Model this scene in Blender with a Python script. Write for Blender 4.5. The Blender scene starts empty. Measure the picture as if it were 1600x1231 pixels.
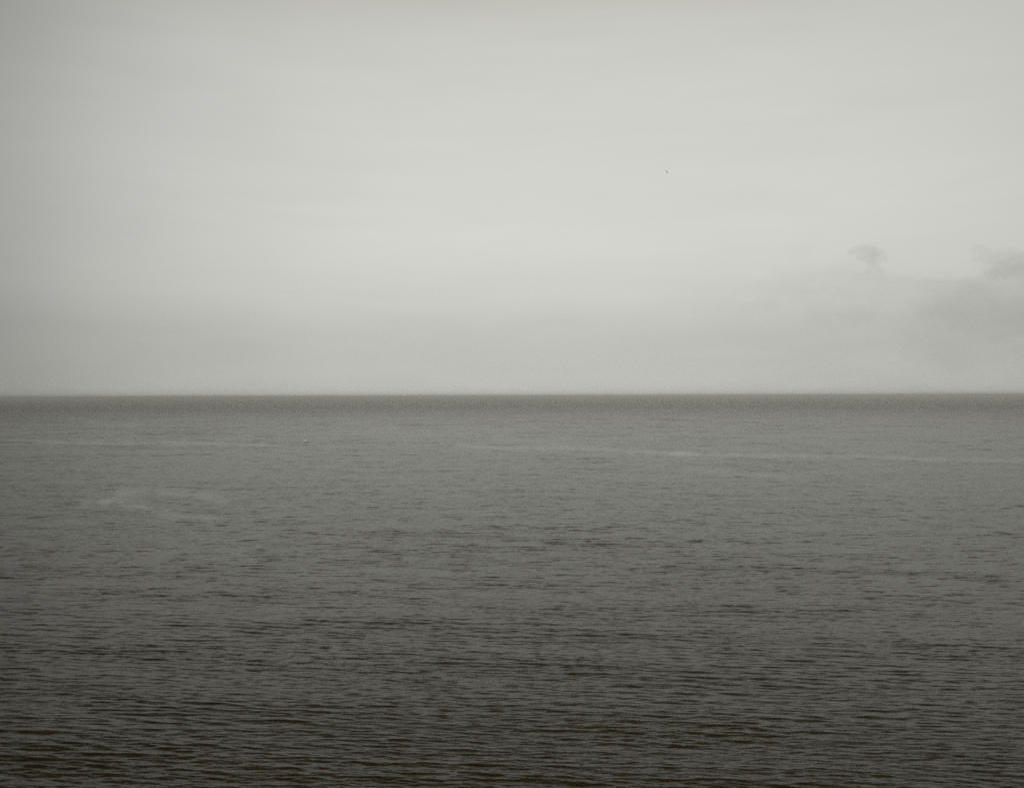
import bpy, bmesh, math, random
import numpy as np
from mathutils import Vector, noise as mnoise

R = math.radians
random.seed(7)
rng = np.random.default_rng(11)
sc = bpy.context.scene
COL = sc.collection

# ------------------------------------------------------------------ camera
H = 92.0                                   # eye height above the sea, on a cliff top
cam_d = bpy.data.cameras.new('camera')
cam_d.sensor_width = 36.0
cam_d.lens = 18.0 / math.tan(R(29.0))      # 58 degrees across
cam_d.clip_start = 0.5
cam_d.clip_end = 200000.0
cam = bpy.data.objects.new('camera', cam_d)
COL.objects.link(cam)
cam.location = (0, 0, H)
cam.rotation_mode = 'XYZ'
cam.rotation_euler = (R(90.0), R(0.0), 0)
from mathutils import Matrix
cam.matrix_world = Matrix.Translation((0, 0, H)) @ Matrix.Rotation(R(90.15), 4, 'X') @ Matrix.Rotation(R(-0.16), 4, 'Z')
sc.camera = cam
HY = 618.6                                 # the level of the eye in photograph pixels
F = 800.0 / math.tan(R(29.0))              # focal length in photograph pixels (1600 wide)

# ------------------------------------------------------------------ world
SUN_EL, SUN_AZ = 36.0, 162.0                 # azimuth from the view axis (+Y), clockwise
world = bpy.data.worlds.new('World')
sc.world = world
world.use_nodes = True
nt = world.node_tree
nt.nodes.clear()


class NT:
    """small helper to write node maths"""
    def __init__(self, nt):
        self.nt = nt

    def n(self, t, **kw):
        nd = self.nt.nodes.new(t)
        for k, v in kw.items():
            setattr(nd, k, v)
        return nd

    def put(self, sock, v):
        if isinstance(v, bpy.types.NodeSocket):
            self.nt.links.new(v, sock)
        else:
            sock.default_value = v

    def m(self, op, a, b=None, c=None, clamp=False):
        nd = self.n('ShaderNodeMath', operation=op, use_clamp=clamp)
        for i, v in enumerate((a, b, c)):
            if v is not None:
                self.put(nd.inputs[i], v)
        return nd.outputs[0]

    def v(self, op, a, b=None, scale=None):
        nd = self.n('ShaderNodeVectorMath', operation=op)
        self.put(nd.inputs[0], a)
        if b is not None:
            self.put(nd.inputs[1], b)
        if scale is not None:
            self.put(nd.inputs['Scale'], scale)
        return nd.outputs['Value'] if op in ('LENGTH', 'DOT_PRODUCT', 'DISTANCE') else nd.outputs[0]

    def rng(self, x, a, b, c=0.0, d=1.0, kind='SMOOTHSTEP'):
        nd = self.n('ShaderNodeMapRange', interpolation_type=kind)
        for i, v in enumerate((x, a, b, c, d)):
            self.put(nd.inputs[i], v)
        return nd.outputs[0]

    def noise(self, vec, scale, detail=3.0, rough=0.5, dist=0.0):
        nd = self.n('ShaderNodeTexNoise')
        self.put(nd.inputs['Vector'], vec)
        nd.inputs['Scale'].default_value = scale
        nd.inputs['Detail'].default_value = detail
        nd.inputs['Roughness'].default_value = rough
        nd.inputs['Distortion'].default_value = dist
        return nd.outputs['Fac'], nd.outputs['Color']

    def curve(self, x, pts):
        nd = self.n('ShaderNodeFloatCurve')
        c = nd.mapping.curves[0]
        while len(c.points) > 2:
            c.points.remove(c.points[1])
        c.points[0].location = pts[0]
        c.points[1].location = pts[-1]
        for p in pts[1:-1]:
            c.points.new(*p)
        nd.mapping.use_clip = False
        nd.mapping.update()
        self.put(nd.inputs['Value'], x)
        return nd.outputs[0]


w = NT(nt)
SKS = .86                                  # the cloud layers' heights
tc = w.n('ShaderNodeTexCoord')
D = w.v('NORMALIZE', tc.outputs['Generated'])
sep = w.n('ShaderNodeSeparateXYZ')
nt.links.new(D, sep.inputs[0])
dx, dy, dz = sep.outputs
el = w.m('MULTIPLY', w.m('ARCSINE', dz), 57.29578 * SKS)
az = w.m('MULTIPLY', w.m('ARCTAN2', dx, dy), 57.29578)
az = w.m('ADD', az, w.m('MULTIPLY', w.m('SINE', w.m('MULTIPLY', az, math.pi / 180)), -10.5))   # opens the bright sector ahead a little
# overcast: bright layer low over the sea, heavier cloud overhead
prof = w.curve(w.m('DIVIDE', w.m('MAXIMUM', el, 0.0), 90.0),
               [(0, .61), (1.5/90, .57), (3/90, .565), (4.5/90, .605), (6.2/90, .645), (8.5/90, .665), (10.5/90, .665), (13/90, .65),
                (17/90, .625), (20/90, .55), (26/90, .39), (35/90, .25), (50/90, .17), (70/90, .13), (1, .12)])
azf = w.curve(w.m('ADD', w.m('DIVIDE', az, 360.0), .5),
              [(0, .40), ((180-90)/360, .32), ((180-55)/360, .32), ((180-42)/360, .34), ((180-33)/360, .40), ((180-28)/360, .47), ((180-25)/360, .545), ((180-22.5)/360, .635),
               ((180-19)/360, .77), ((180-13)/360, .90), ((180-5)/360, .985), ((180+3)/360, 1.0), ((180+13)/360, .975),
               ((180+22)/360, .925), ((180+27)/360, .85), ((180+38)/360, .70), ((180+60)/360, .54), ((180+110)/360, .44), (1, .40)])
zen = w.rng(el, 35.0, 85.0)
azf = w.m('POWER', azf, w.rng(el, 13.0, 35.0, 1.0, 2.2))
azf = w.m('ADD', w.m('MULTIPLY', azf, w.m('SUBTRACT', 1.0, zen)), w.m('MULTIPLY', .45, zen))
# layered structure
sv = w.v('MULTIPLY', D, (1.0, 1.0, 4.5))
n1, _ = w.noise(sv, 2.2, 5.0, .55, .4)
n2, _ = w.noise(w.v('MULTIPLY', D, (1.0, 1.0, 9.0)), 5.0, 6.0, .6, .3)
n3, _ = w.noise(w.v('MULTIPLY', D, (1.0, 1.0, 2.2)), 10.0, 5.0, .5, .5)
soft = w.m('ADD', 1.0, w.m('ADD', w.m('MULTIPLY', w.m('SUBTRACT', n1, .5), .15), w.m('MULTIPLY', w.m('SUBTRACT', n2, .5), .08)))
# low cloud bank, its top climbing to the right
edge = w.m('ADD', w.rng(az, -12.0, 24.0, 4.6, 6.6), w.m('MULTIPLY', w.m('SUBTRACT', n3, .5), 7.0))
inb = w.rng(w.m('SUBTRACT', edge, el), -1.2, 2.6)
bankamt = w.m('MULTIPLY', inb, w.rng(az, 6.0, 25.0, .02, .12))
tex = w.m('SUBTRACT', 1.0, w.m('MULTIPLY', bankamt, w.rng(n3, .35, .65, .6, 1.3)))
lum = w.m('MULTIPLY', w.m('MULTIPLY', prof, azf), w.m('MULTIPLY', soft, tex))
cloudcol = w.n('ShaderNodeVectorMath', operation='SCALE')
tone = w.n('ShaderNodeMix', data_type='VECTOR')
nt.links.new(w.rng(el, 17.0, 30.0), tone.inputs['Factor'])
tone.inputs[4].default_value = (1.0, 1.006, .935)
tone.inputs[5].default_value = (1.07, 1.0, .74)  # warm tint added to the unseen upper sky to warm the sea's reflections
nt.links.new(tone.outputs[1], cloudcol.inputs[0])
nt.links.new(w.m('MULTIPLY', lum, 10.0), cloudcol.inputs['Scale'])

sky = w.n('ShaderNodeTexSky', sky_type='NISHITA', sun_disc=False)
sky.sun_elevation = R(SUN_EL)
sky.sun_rotation = R(SUN_AZ)
sky.air_density = 1.0
sky.dust_density = 6.0
mix = w.n('ShaderNodeMix', data_type='RGBA')
mix.inputs['Factor'].default_value = .97             # cloud cover
nt.links.new(sky.outputs[0], mix.inputs['A'])
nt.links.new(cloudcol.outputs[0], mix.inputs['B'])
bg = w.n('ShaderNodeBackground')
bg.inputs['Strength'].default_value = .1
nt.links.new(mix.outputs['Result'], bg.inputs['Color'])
wo = w.n('ShaderNodeOutputWorld')
nt.links.new(bg.outputs[0], wo.inputs['Surface'])

# ------------------------------------------------------------------ sun, veiled by the overcast
sun_d = bpy.data.lights.new('sun', 'SUN')
sun_d.energy = 1.4
sun_d.angle = R(16.0)
sun_d.color = (1.0, .97, .91)
sun = bpy.data.objects.new('sun', sun_d)
COL.objects.link(sun)
sdir = Vector((math.sin(R(SUN_AZ)) * math.cos(R(SUN_EL)), math.cos(R(SUN_AZ)) * math.cos(R(SUN_EL)), math.sin(R(SUN_EL))))
sun.rotation_euler = sdir.to_track_quat('Z', 'Y').to_euler()

sc.view_settings.view_transform = 'Standard'
sc.view_settings.look = 'None'
sc.view_settings.exposure = 0.0
sc.view_settings.gamma = 1.0
sc.view_settings.use_curve_mapping = False
sc.cycles.use_denoising = False
sc.cycles.max_bounces = 5
sc.cycles.volume_bounces = 1
sc.cycles.caustics_reflective = False
sc.cycles.caustics_refractive = False
sc.render.film_transparent = False


# ------------------------------------------------------------------ materials
def material(name, base, rough=.6, vary=.15, scale=4.0, spec=.5):
    m = bpy.data.materials.new(name)
    m.use_nodes = True
    t = NT(m.node_tree)
    p = m.node_tree.nodes['Principled BSDF']
    f, _ = t.noise(t.n('ShaderNodeTexCoord').outputs['Object'], scale, 4.0)
    mx = t.n('ShaderNodeMix', data_type='RGBA')
    m.node_tree.links.new(f, mx.inputs['Factor'])
    mx.inputs['A'].default_value = (*[c * (1 - vary) for c in base], 1)
    mx.inputs['B'].default_value = (*[min(1, c * (1 + vary)) for c in base], 1)
    m.node_tree.links.new(mx.outputs['Result'], p.inputs['Base Color'])
    p.inputs['Roughness'].default_value = rough
    p.inputs['Specular IOR Level'].default_value = spec
    return m


def water_material():
    m = bpy.data.materials.new('sea_water')
    m.use_nodes = True
    t = NT(m.node_tree)
    L = m.node_tree.links
    p = m.node_tree.nodes['Principled BSDF']
    geo = t.n('ShaderNodeNewGeometry')
    P = geo.outputs['Position']
    N = geo.outputs['Normal']
    dist = t.v('LENGTH', t.v('MULTIPLY', P, (1.0, 1.0, 0.0)))
    at = t.n('ShaderNodeAttribute', attribute_name='calm')
    calm = at.outputs['Fac']

    def slope(sx, sy, scale, detail, off, rough=.5, dist_=0.0):
        _, c = t.noise(t.v('ADD', t.v('MULTIPLY', P, (sx, sy, 0.0)), off), scale, detail, rough, dist_)
        s = t.v('SUBTRACT', c, (.5, .5, .5))
        return s
    # fine ripples, chop, and the waves too far away for the mesh to carry
    s1 = slope(.55, 1.0, 2.6, 2.0, (3.1, 7.7, 1.3), .6)
    s2 = slope(.24, 1.0, .85, 2.0, (13.1, 2.7, 5.3), .55)
    s3 = slope(.28, 1.0, .20, 2.0, (23.1, 9.7, 8.3), .55, .2)
    s4 = slope(.5, 1.0, .055, 3.0, (43.1, 1.7, 2.3), .6, .2)
    s5 = slope(.4, 1.0, .016, 4.0, (3.1, 51.7, 6.3), .65, .3)
    g1, _ = t.noise(t.v('MULTIPLY', P, (.6, 1.0, 0)), .012, 4.0, .6)
    g2, _ = t.noise(t.v('MULTIPLY', P, (.45, 1.0, 0)), .0022, 4.0, .55, .5)
    g3, _ = t.noise(t.v('MULTIPLY', P, (.7, 1.0, 0)), .045, 3.0, .6)
    gust = t.m('MULTIPLY', t.rng(g1, .3, .7, .78, 1.24), t.rng(g2, .32, .68, .84, 1.16))
    gust = t.m('MULTIPLY', gust, t.rng(g3, .3, .7, .8, 1.2))
    amp = t.m('MULTIPLY', gust, t.m('SUBTRACT', 1.0, calm))
    a3 = t.rng(dist, 180.0, 650.0, .1, 1.0)
    a4 = t.rng(dist, 400.0, 2200.0, .0, 1.0)
    tot = t.v('SCALE', t.v('MULTIPLY', s1, (.30, .40, 0)), scale=1.0)
    tot = t.v('ADD', tot, t.v('MULTIPLY', s2, (.25, .65, 0)))
    tot = t.v('ADD', tot, t.v('SCALE', t.v('MULTIPLY', s3, (.25, .80, 0)), scale=a3))
    tot = t.v('ADD', tot, t.v('SCALE', t.v('MULTIPLY', s4, (.12, .62, 0)), scale=a4))
    tot = t.v('ADD', tot, t.v('SCALE', t.v('MULTIPLY', s5, (.10, .75, 0)), scale=t.rng(dist, 700.0, 2500.0)))
    tot = t.v('SCALE', tot, scale=amp)
    L.new(t.v('NORMALIZE', t.v('ADD', N, tot)), p.inputs['Normal'])
    p.inputs['Base Color'].default_value = (.021, .0145, .003, 1)
    L.new(t.m('MULTIPLY', t.m('ADD', t.rng(dist, 150.0, 600.0, .22, .185), t.rng(dist, 900.0, 9000.0, 0.0, .155)), t.m('SUBTRACT', 1.0, t.m('MULTIPLY', calm, .45))), p.inputs['Roughness'])
    p.inputs['IOR'].default_value = 1.333
    p.inputs['Specular IOR Level'].default_value = .22
    p.inputs['Specular Tint'].default_value = (1.0, .92, .60, 1)
    return m


# ------------------------------------------------------------------ the sea
def ground(px, py):
    """a place on the water, found from where the photograph shows it"""
    y = H / ((py - HY) / F)
    return (px - 800.0) / F * y, y


def sea():
    far = 60000.0
    d_fine = 1.0 / np.linspace(1 / 184.0, 1 / far, 950)
    d_near = np.array([1.0, 8, 16, 24, 32, 40, 48, 56, 63, 70, 76, 82, 87, 92, 96, 100, 104, 107, 110, 117, 124, 131, 138, 145, 152, 159, 166, 173, 178, 181])
    d = np.concatenate([d_near, d_fine]).astype(np.float64)
    fine = np.radians(np.linspace(-34, 34, 1250))
    coarse = np.radians(np.linspace(34, 326, 140)[1:-1])
    a = np.concatenate([fine, coarse])
    nr, nc = len(d), len(a)
    X = d[:, None] * np.sin(a)[None, :]
    Y = d[:, None] * np.cos(a)[None, :]
    dr = np.gradient(d)[:, None] * np.ones((1, nc))
    da = np.gradient(a)
    da[0] = da[1]
    da[len(fine) - 1] = da[len(fine) - 2]
    dt = d[:, None] * np.abs(da)[None, :]
    spacing = np.maximum(dr, dt * .6)

    # calm slicks (calm > 0) and gusted streaks (calm < 0), where they lie on the water
    calm = np.zeros((nr, nc))
    inv = 1.0 / np.maximum(Y, 1.0)
    PX = X * inv
    PY = H * inv                       # bearing and depression of each vertex as seen from the cliff

    def streak(pts, width, amt, ragged=.5):
        pts = [((x - 800) / F, (y - HY) / F) for x, y in pts]
        wd = width * 1.1 / F
        best = np.full((nr, nc), 9.0)
        for (x0, y0), (x1, y1) in zip(pts[:-1], pts[1:]):
            m = (PX > min(x0, x1) - .05) & (PX < max(x0, x1) + .05) & (PY > min(y0, y1) - .03) & (PY < max(y0, y1) + .03) & (Y > 1)
            if not m.any():
                continue
            qx, qy = PX[m], PY[m]
            tt = np.clip(((qx - x0) * (x1 - x0) + (qy - y0) * (y1 - y0)) / ((x1 - x0) ** 2 + (y1 - y0) ** 2), 0, 1)
            ddx = (qx - x0 - tt * (x1 - x0)) / 5.0
            ddy = qy - y0 - tt * (y1 - y0)
            wob = 1 + ragged * (np.sin(qx * 310 + 9 * y0 * F) * .5 + np.sin(qx * 137 + 1.7) * .6)
            b = best[m]
            best[m] = np.minimum(b, np.hypot(ddx, ddy) / (wd * np.maximum(wob, .25)))
        patch = .95 + .22 * np.sin(PX * 95 + y0 * 40 * F / 100) * np.sin(PX * 41 + 2.0 + PY * 160)
        calm[:] += amt * np.exp(-best ** 2) * patch

    streak([(20, 684), (90, 688), (180, 691), (260, 689), (340, 691), (430, 694)], 2.2, .54)
    streak([(120, 652), (150, 655)], 2.5, .25)
    streak([(165, 661), (205, 663)], 2.5, .22)
    streak([(720, 694), (790, 700), (880, 699), (960, 703), (1060, 709)], 2.8, .54)
    streak([(1060, 709), (1130, 711), (1210, 712), (1330, 713), (1440, 718), (1590, 721)], 2.6, .56)
    streak([(1090, 733), (1150, 740), (1230, 746)], 3.5, .32)
    streak([(165, 782), (195, 768), (235, 763), (300, 770), (350, 780)], 5.5, .56)
    streak([(175, 782), (215, 788), (250, 800), (300, 806), (370, 815)], 4.5, .52)
    streak([(560, 672), (700, 676), (850, 690)], 3.0, .14)
    streak([(525, 826), (580, 829), (640, 831), (720, 834), (800, 841), (880, 846)], 3.2, -.6)
    streak([(865, 849), (930, 851), (1010, 853)], 3.4, -.8)
    streak([(560, 868), (680, 866), (760, 872)], 3.0, -.5)
    streak([(1050, 884), (1180, 888), (1320, 893), (1460, 897), (1540, 905)], 3.4, -.6)
    streak([(930, 990), (1120, 996), (1260, 1004)], 5, -.5)
    streak([(60, 1012), (140, 1018), (240, 1020)], 3, -.4)
    streak([(30, 1190), (90, 1196), (150, 1203)], 7, -.5)

    # wind sea: a spread of wave trains, long crests lying across the view
    Z = np.zeros((nr, nc), np.float32)
    DX = np.zeros((nr, nc), np.float32)
    DY = np.zeros((nr, nc), np.float32)
    Xf, Yf, S = X, Y, spacing.astype(np.float32)
    nw = 120
    lull = np.zeros((nr, nc))
    for l, th in ((47, 12), (83, -30), (121, 25), (190, -8), (260, 40), (33, -14), (410, 5)):
        lull += np.sin((X * math.sin(R(th)) * .45 + Y * math.cos(R(th))) * 2 * math.pi / l + l * 1.7 + .8 * np.sin(X / l * 2.1 + th))
    lull = np.clip(1 + .17 * lull, .45, 1.7)
    lam = np.exp(rng.uniform(np.log(1.1), np.log(10.0), nw))
    group = (lull * (1 - np.clip(calm, -1, .8) * .9)).astype(np.float32)
    for i in range(nw):
        l = lam[i]
        k = 2 * math.pi / l
        th = math.radians(rng.normal(-7.0, 6.0 + 14.0 / l ** .8))   # away from the -Y heading
        kx, ky = k * math.sin(th), -k * math.cos(th)
        slope = .0165 * (1.0 if l < 3.2 else (3.2 / l) ** .85)
        amp = slope / k
        x = np.clip((l / S - 2.2) / 2.8, 0, 1)
        att = x * x * (3 - 2 * x) * group
        ph = (kx * Xf + ky * Yf + rng.uniform(0, 6.283)) % (2 * math.pi)
        ph = ph.astype(np.float32)
        c, s = np.cos(ph), np.sin(ph)
        Z += att * amp * c
        DX -= att * amp * (kx / k) * s * .9
        DY -= att * amp * (ky / k) * s * .9
    # slow swell under everything
    for l, th, hgt in ((48, -9, .10), (64, 6, .12), (85, 14, .13), (38, -22, .05)):
        k = 2 * math.pi / l
        kx, ky = k * math.sin(R(th)), -k * math.cos(R(th))
        x = np.clip((l / S - 2.2) / 2.8, 0, 1)
        Z += (x * hgt * np.cos((kx * Xf + ky * Yf + l) % (2 * math.pi))).astype(np.float32)

    co = np.stack([(X + DX).ravel(), (Y + DY).ravel(), Z.ravel()], 1).astype(np.float32)
    r = np.arange(nr - 1)[:, None]
    c = np.arange(nc)[None, :]
    c2 = (c + 1) % nc
    quads = np.stack([r * nc + c, r * nc + c2, (r + 1) * nc + c2, (r + 1) * nc + c], -1).reshape(-1, 4)[:, ::-1]
    me = bpy.data.meshes.new('sea')
    nq = len(quads)
    cap = np.arange(nc)[::-1]
    me.vertices.add(len(co))
    me.vertices.foreach_set('co', co.ravel())
    me.loops.add(nq * 4 + nc)
    me.loops.foreach_set('vertex_index', np.concatenate([quads.ravel(), cap]).astype(np.int32))
    me.polygons.add(nq + 1)
    me.polygons.foreach_set('loop_start', np.concatenate([np.arange(nq) * 4, [nq * 4]]).astype(np.int32))
    me.polygons.foreach_set('loop_total', np.concatenate([np.full(nq, 4), [nc]]).astype(np.int32))
    me.update(calc_edges=True)
    me.polygons.foreach_set('use_smooth', np.ones(nq + 1, bool))
    at = me.attributes.new('calm', 'FLOAT', 'POINT')
    at.data.foreach_set('value', np.clip(calm, -1, .85).ravel().astype(np.float32))
    me.materials.append(water_material())
    o = bpy.data.objects.new('sea', me)
    COL.objects.link(o)
    o['kind'] = 'structure'
    o['label'] = 'dark rippled open sea reaching to the horizon'
    print('sea normal z', me.polygons[nq // 2].normal.z, len(co))
    return o


sea()

# ------------------------------------------------------------------ sea air
BIRD = Vector(((1043 - 800) / F, 1.0, (HY - 269) / F)) * 150.0 + Vector((0, 0, H))


def haze():
    bm = bmesh.new()
    bmesh.ops.create_cube(bm, size=1.0)
    top, bot, half = BIRD.z + 2.0, -2.5, 61000.0
    for v in bm.verts:
        v.co = Vector((v.co.x * 2 * half, v.co.y * 2 * half, top if v.co.z > 0 else bot))
    me = bpy.data.meshes.new('haze')
    bm.to_mesh(me)
    m = bpy.data.materials.new('sea_haze')
    m.use_nodes = True
    n = m.node_tree
    n.nodes.remove(n.nodes['Principled BSDF'])
    pv = n.nodes.new('ShaderNodeVolumePrincipled')
    pv.inputs['Color'].default_value = (.97, .96, .905, 1)
    pv.inputs['Density'].default_value = .000062
    pv.inputs['Anisotropy'].default_value = .75
    n.links.new(pv.outputs[0], n.nodes['Material Output'].inputs['Volume'])
    me.materials.append(m)
    o = bpy.data.objects.new('haze', me)
    COL.objects.link(o)
    o['kind'] = 'stuff'
    o['label'] = 'thin pale haze lying over the sea'
    o['category'] = 'haze'


haze()


# ------------------------------------------------------------------ clouds
def cloud(px, py, dist, lobes, dens, label, seed):
    """a small cloud: lobes (dx, dy, radius) in photograph pixels around its centre, merged into one body of vapour"""
    u = dist / F
    c = Vector((px - 800, F, HY - py)) * u + Vector((0, 0, H))
    rnd = random.Random(seed)
    bm = bmesh.new()
    for x, y, r in lobes:
        t = bmesh.new()
        bmesh.ops.create_icosphere(t, subdivisions=3, radius=1.0)
        off = Vector((x * u, rnd.uniform(-.5, .5) * r * u, -y * u))
        for v in t.verts:
            q = v.co.copy()
            f = 1 + .42 * mnoise.fractal(q * 1.3 + Vector((seed * 3.1 + x, y, r)), .6, 2.1, 5)
            v.co = Vector((q.x * r, q.y * r * 1.1, q.z * r * .8)) * f * u + off
        me = bpy.data.meshes.new('tmp')
        t.to_mesh(me)
        bm.from_mesh(me)
        bpy.data.meshes.remove(me)
        t.free()
    me = bpy.data.meshes.new('cloud')
    bm.to_mesh(me)
    m = bpy.data.materials.new('cloud_vapour')
    m.use_nodes = True
    n = m.node_tree
    n.nodes.remove(n.nodes['Principled BSDF'])
    pv = n.nodes.new('ShaderNodeVolumePrincipled')
    pv.inputs['Color'].default_value = (.93, .94, .92, 1)
    pv.inputs['Density'].default_value = dens / u
    pv.inputs['Anisotropy'].default_value = .2
    n.links.new(pv.outputs[0], n.nodes['Material Output'].inputs['Volume'])
    me.materials.append(m)
    o = bpy.data.objects.new('cloud', me)
    COL.objects.link(o)
    o.location = c
    rm = o.modifiers.new('merge', 'REMESH')
    rm.mode = 'VOXEL'
    rm.voxel_size = 1.1 * u
    o['label'] = label
    o['category'] = 'cloud'
    o['group'] = 'small grey clouds over the right of the horizon'


cloud(1355, 401, 9000, [(-25, -6, 7), (-17, -9, 9), (-6, -11, 10), (7, -9, 12), (17, -3, 12), (25, 5, 8), (3, 3, 12), (13, 12, 10), (-10, 2, 8), (20, 22, 7), (4, 24, 7)], .0068,
      'small dark cloud puff with a rounded top, standing clear above the cloud bank', 3)
cloud(1556, 405, 9500, [(-34, -12, 8), (-24, -15, 10), (-14, -10, 11), (-28, 0, 9), (-12, 2, 11), (8, -6, 12), (22, -4, 15), (38, 4, 20), (20, 16, 20), (50, 12, 22), (2, 26, 16)], .0042,
      'ragged pale grey cloud at the right edge above the horizon', 5)
cloud(1400, 456, 11000, [(-54, -18, 13), (-42, -32, 13), (-34, -22, 15), (-14, -20, 17), (150, -34, 20), (185, -40, 22), (-190, 22, 16), (-150, 10, 20), (-110, 14, 22), (-70, 2, 22), (-40, -12, 24), (-30, 10, 26), (0, -4, 30), (34, 4, 30), (70, -2, 32), (110, 4, 36), (160, -8, 44), (215, -4, 50),
      (60, 32, 36), (120, 38, 40), (185, 40, 46), (-60, 34, 30), (-120, 36, 26)], .0010,
      'wide faint cloud bank spreading right under the two puffs', 9)


# ------------------------------------------------------------------ helpers for things
def link(name, bm, mat, parent=None, smooth=True):
    me = bpy.data.meshes.new(name)
    bm.to_mesh(me)
    bm.free()
    for p in me.polygons:
        p.use_smooth = smooth
    me.materials.append(mat)
    o = bpy.data.objects.new(name, me)
    COL.objects.link(o)
    o.parent = parent
    return o


def loft(rings, close=True):
    bm = bmesh.new()
    vs = [[bm.verts.new(p) for p in r] for r in rings]
    n = len(vs[0])
    for a, b in zip(vs[:-1], vs[1:]):
        for i in range(n):
            bm.faces.new((a[i], a[(i + 1) % n], b[(i + 1) % n], b[i]))
    if close:
        bm.faces.new(vs[0][::-1])
        bm.faces.new(vs[-1])
    bmesh.ops.recalc_face_normals(bm, faces=bm.faces)
    return bm


# ------------------------------------------------------------------ the seabird
def seabird():
    dark = material('grey_feathers', (.07, .07, .065), .8)
    pale = material('pale_feathers', (.16, .16, .15), .8)
    beakm = material('beak_horn', (.15, .09, .03), .5)
    root = bpy.data.objects.new('seabird', None)
    COL.objects.link(root)
    root.location = BIRD
    rings = []
    for y, r, z in ((-.20, .006, .0), (-.15, .022, .0), (-.08, .042, -.004), (0, .050, -.008), (.07, .044, -.004), (.12, .030, .006),
                    (.15, .027, .014), (.175, .026, .018), (.20, .017, .014), (.212, .006, .01)):
        rings.append([(math.cos(t) * r, y, z + math.sin(t) * r * .92) for t in np.linspace(0, 2 * math.pi, 14, endpoint=False)])
    link('body', loft(rings), pale, root)
    rings = []
    for y, r in ((.205, .010), (.225, .007), (.243, .004), (.25, .001)):
        rings.append([(math.cos(t) * r * .8, y, .010 + math.sin(t) * r) for t in np.linspace(0, 2 * math.pi, 8, endpoint=False)])
    link('beak', loft(rings), beakm, root)
    # fanned tail
    rings = []
    for y, wd, th in ((-.15, .018, .010), (-.20, .034, .006), (-.27, .052, .003), (-.30, .050, .002)):
        rings.append([(-wd, y, -th / 2), (0, y - .01 * wd, -th), (wd, y, -th / 2), (wd, y, th / 2), (0, y, th), (-wd, y, th / 2)])
    link('tail', loft(rings), dark, root)
    for s in (-1, 1):
        rings = []
        # span, leading edge y, chord, height
        for x, ly, ch, z, th in ((.03, .075, .13, .015, .020), (.10, .095, .125, .045, .016), (.18, .115, .115, .065, .012),
                                 (.25, .095, .100, .060, .009), (.33, .050, .075, .045, .006), (.41, -.01, .045, .025, .004), (.46, -.055, .012, .012, .002)):
            rings.append([(s * x, ly, z), (s * x, ly - ch * .3, z + th), (s * x, ly - ch * .7, z + th * .6), (s * x, ly - ch, z - .004),
                          (s * x, ly - ch * .6, z - th * .2), (s * x, ly - ch * .2, z - th * .4)])
        link('wing', loft(rings), dark, root)
    for s in (-1, 1):
        bm = bmesh.new()
        bmesh.ops.create_icosphere(bm, subdivisions=1, radius=.005, matrix=Matrix.Translation((s * .0245, .183, .024)))
        link('eye', bm, material('eye_black', (.01, .01, .01), .2), root)
    root.rotation_euler = (R(10), R(48), R(25))
    root['label'] = 'tiny dark seabird gliding alone, high in the open sky'
    root['category'] = 'bird'


seabird()


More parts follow.
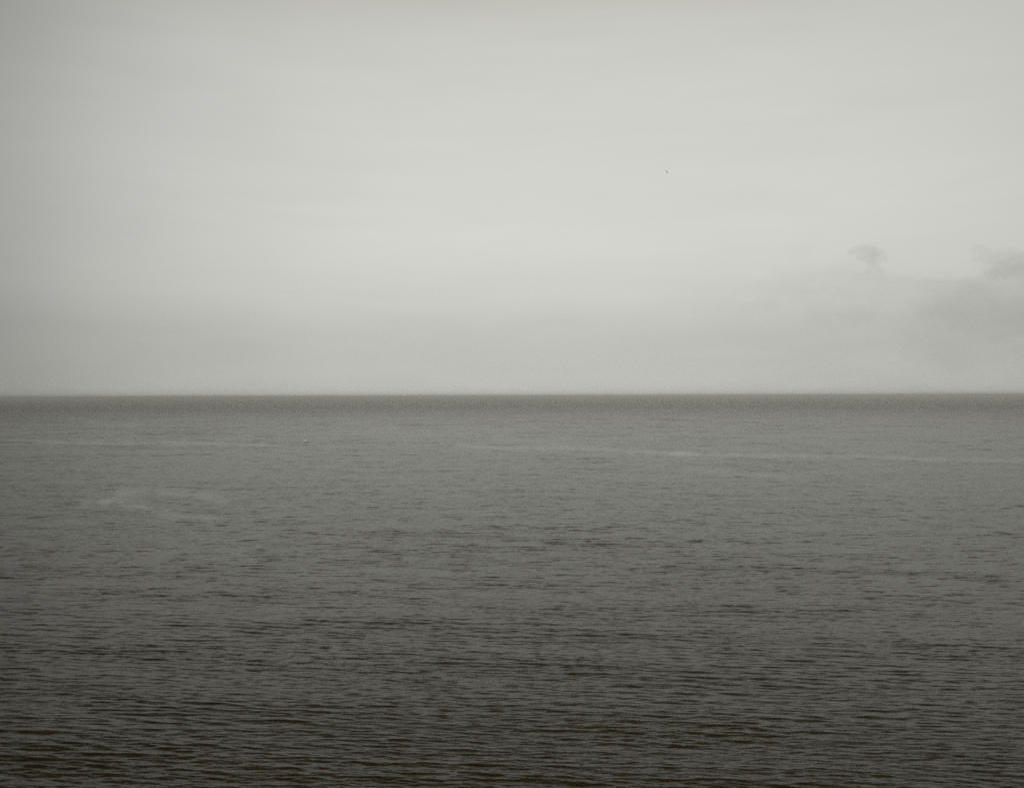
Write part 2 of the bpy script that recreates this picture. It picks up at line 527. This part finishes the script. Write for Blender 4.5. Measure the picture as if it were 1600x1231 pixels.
# ------------------------------------------------------------------ the boat
def boat():
    white = material('white_hull_paint', (.86, .86, .84), .35, .04)
    glass = material('dark_cabin_glass', (.02, .022, .022), .08, .1)
    grey = material('grey_deck', (.35, .35, .33), .7)
    metal = material('rail_metal', (.45, .45, .44), .3)
    x, y = ground(478, 688.5)
    root = bpy.data.objects.new('motor_boat', None)
    COL.objects.link(root)
    root.location = (x, y, 0)
    rings = []
    for yy, hw, keel, top in ((-2.2, .95, -.32, .62), (-1.2, 1.0, -.36, .62), (0, 1.0, -.38, .66), (1.0, .88, -.34, .74), (1.8, .58, -.22, .84), (2.4, .22, 0, .94), (2.65, .04, .35, 1.0)):
        rings.append([(-hw, yy, top), (-hw * .97, yy, top * .5), (-hw * .72, yy, keel * .35), (0, yy, keel),
                      (hw * .72, yy, keel * .35), (hw * .97, yy, top * .5), (hw, yy, top), (hw * .5, yy, top + .02), (-hw * .5, yy, top + .02)])
    link('hull', loft(rings), white, root, False)
    rings = []
    for z, hw, y0, y1 in ((.66, .66, -1.0, 1.1), (1.15, .62, -1.0, .85), (1.75, .56, -.95, .35)):
        rings.append([(-hw, y0, z), (hw, y0, z), (hw, y1 - .15, z), (hw * .7, y1, z), (-hw * .7, y1, z), (-hw, y1 - .15, z)])
    cab = link('cabin', loft(rings), white, root, False)
    bm = loft([[(-.70, -1.15, 1.752), (.70, -1.15, 1.752), (.66, .48, 1.752), (-.66, .48, 1.752)],
               [(-.66, -1.1, 1.83), (.66, -1.1, 1.83), (.6, .42, 1.83), (-.6, .42, 1.83)]])
    link('roof', bm, white, cab, False)
    bm = loft([[(-.34, .67, 1.40), (.34, .67, 1.40), (.32, .49, 1.64), (-.32, .49, 1.64)],
               [(-.34, .71, 1.41), (.34, .71, 1.41), (.32, .53, 1.65), (-.32, .53, 1.65)]])
    link('windscreen', bm, glass, cab, False)
    for s in (-1, 1):
        bm = loft([[(s * .57, -.7, 1.38), (s * .57, .2, 1.38), (s * .545, .1, 1.62), (s * .545, -.7, 1.62)],
                   [(s * .615, -.7, 1.38), (s * .615, .2, 1.38), (s * .59, .1, 1.62), (s * .59, -.7, 1.62)]])
        link('side_window', bm, glass, cab, False)
    bm = bmesh.new()
    bmesh.ops.create_cone(bm, cap_ends=True, segments=10, radius1=.03, radius2=.02, depth=.9, matrix=Matrix.Translation((0, -.5, 2.25)))
    link('mast', bm, metal, root)
    bm = loft([[(-.18, -2.5, -.2), (.18, -2.5, -.2), (.18, -2.18, -.2), (-.18, -2.18, -.2)],
               [(-.2, -2.5, .7), (.2, -2.5, .7), (.2, -2.2, .7), (-.2, -2.2, .7)], [(-.12, -2.4, .85), (.12, -2.4, .85), (.12, -2.25, .85), (-.12, -2.25, .85)]])
    link('outboard_motor', bm, grey, root, False)
    root.rotation_euler = (0, 0, R(165))
    root.scale = (2.3, 2.3, 2.3)
    root['label'] = 'tiny white boat alone far out on the dark sea, left of centre'
    root['category'] = 'boat'


boat()
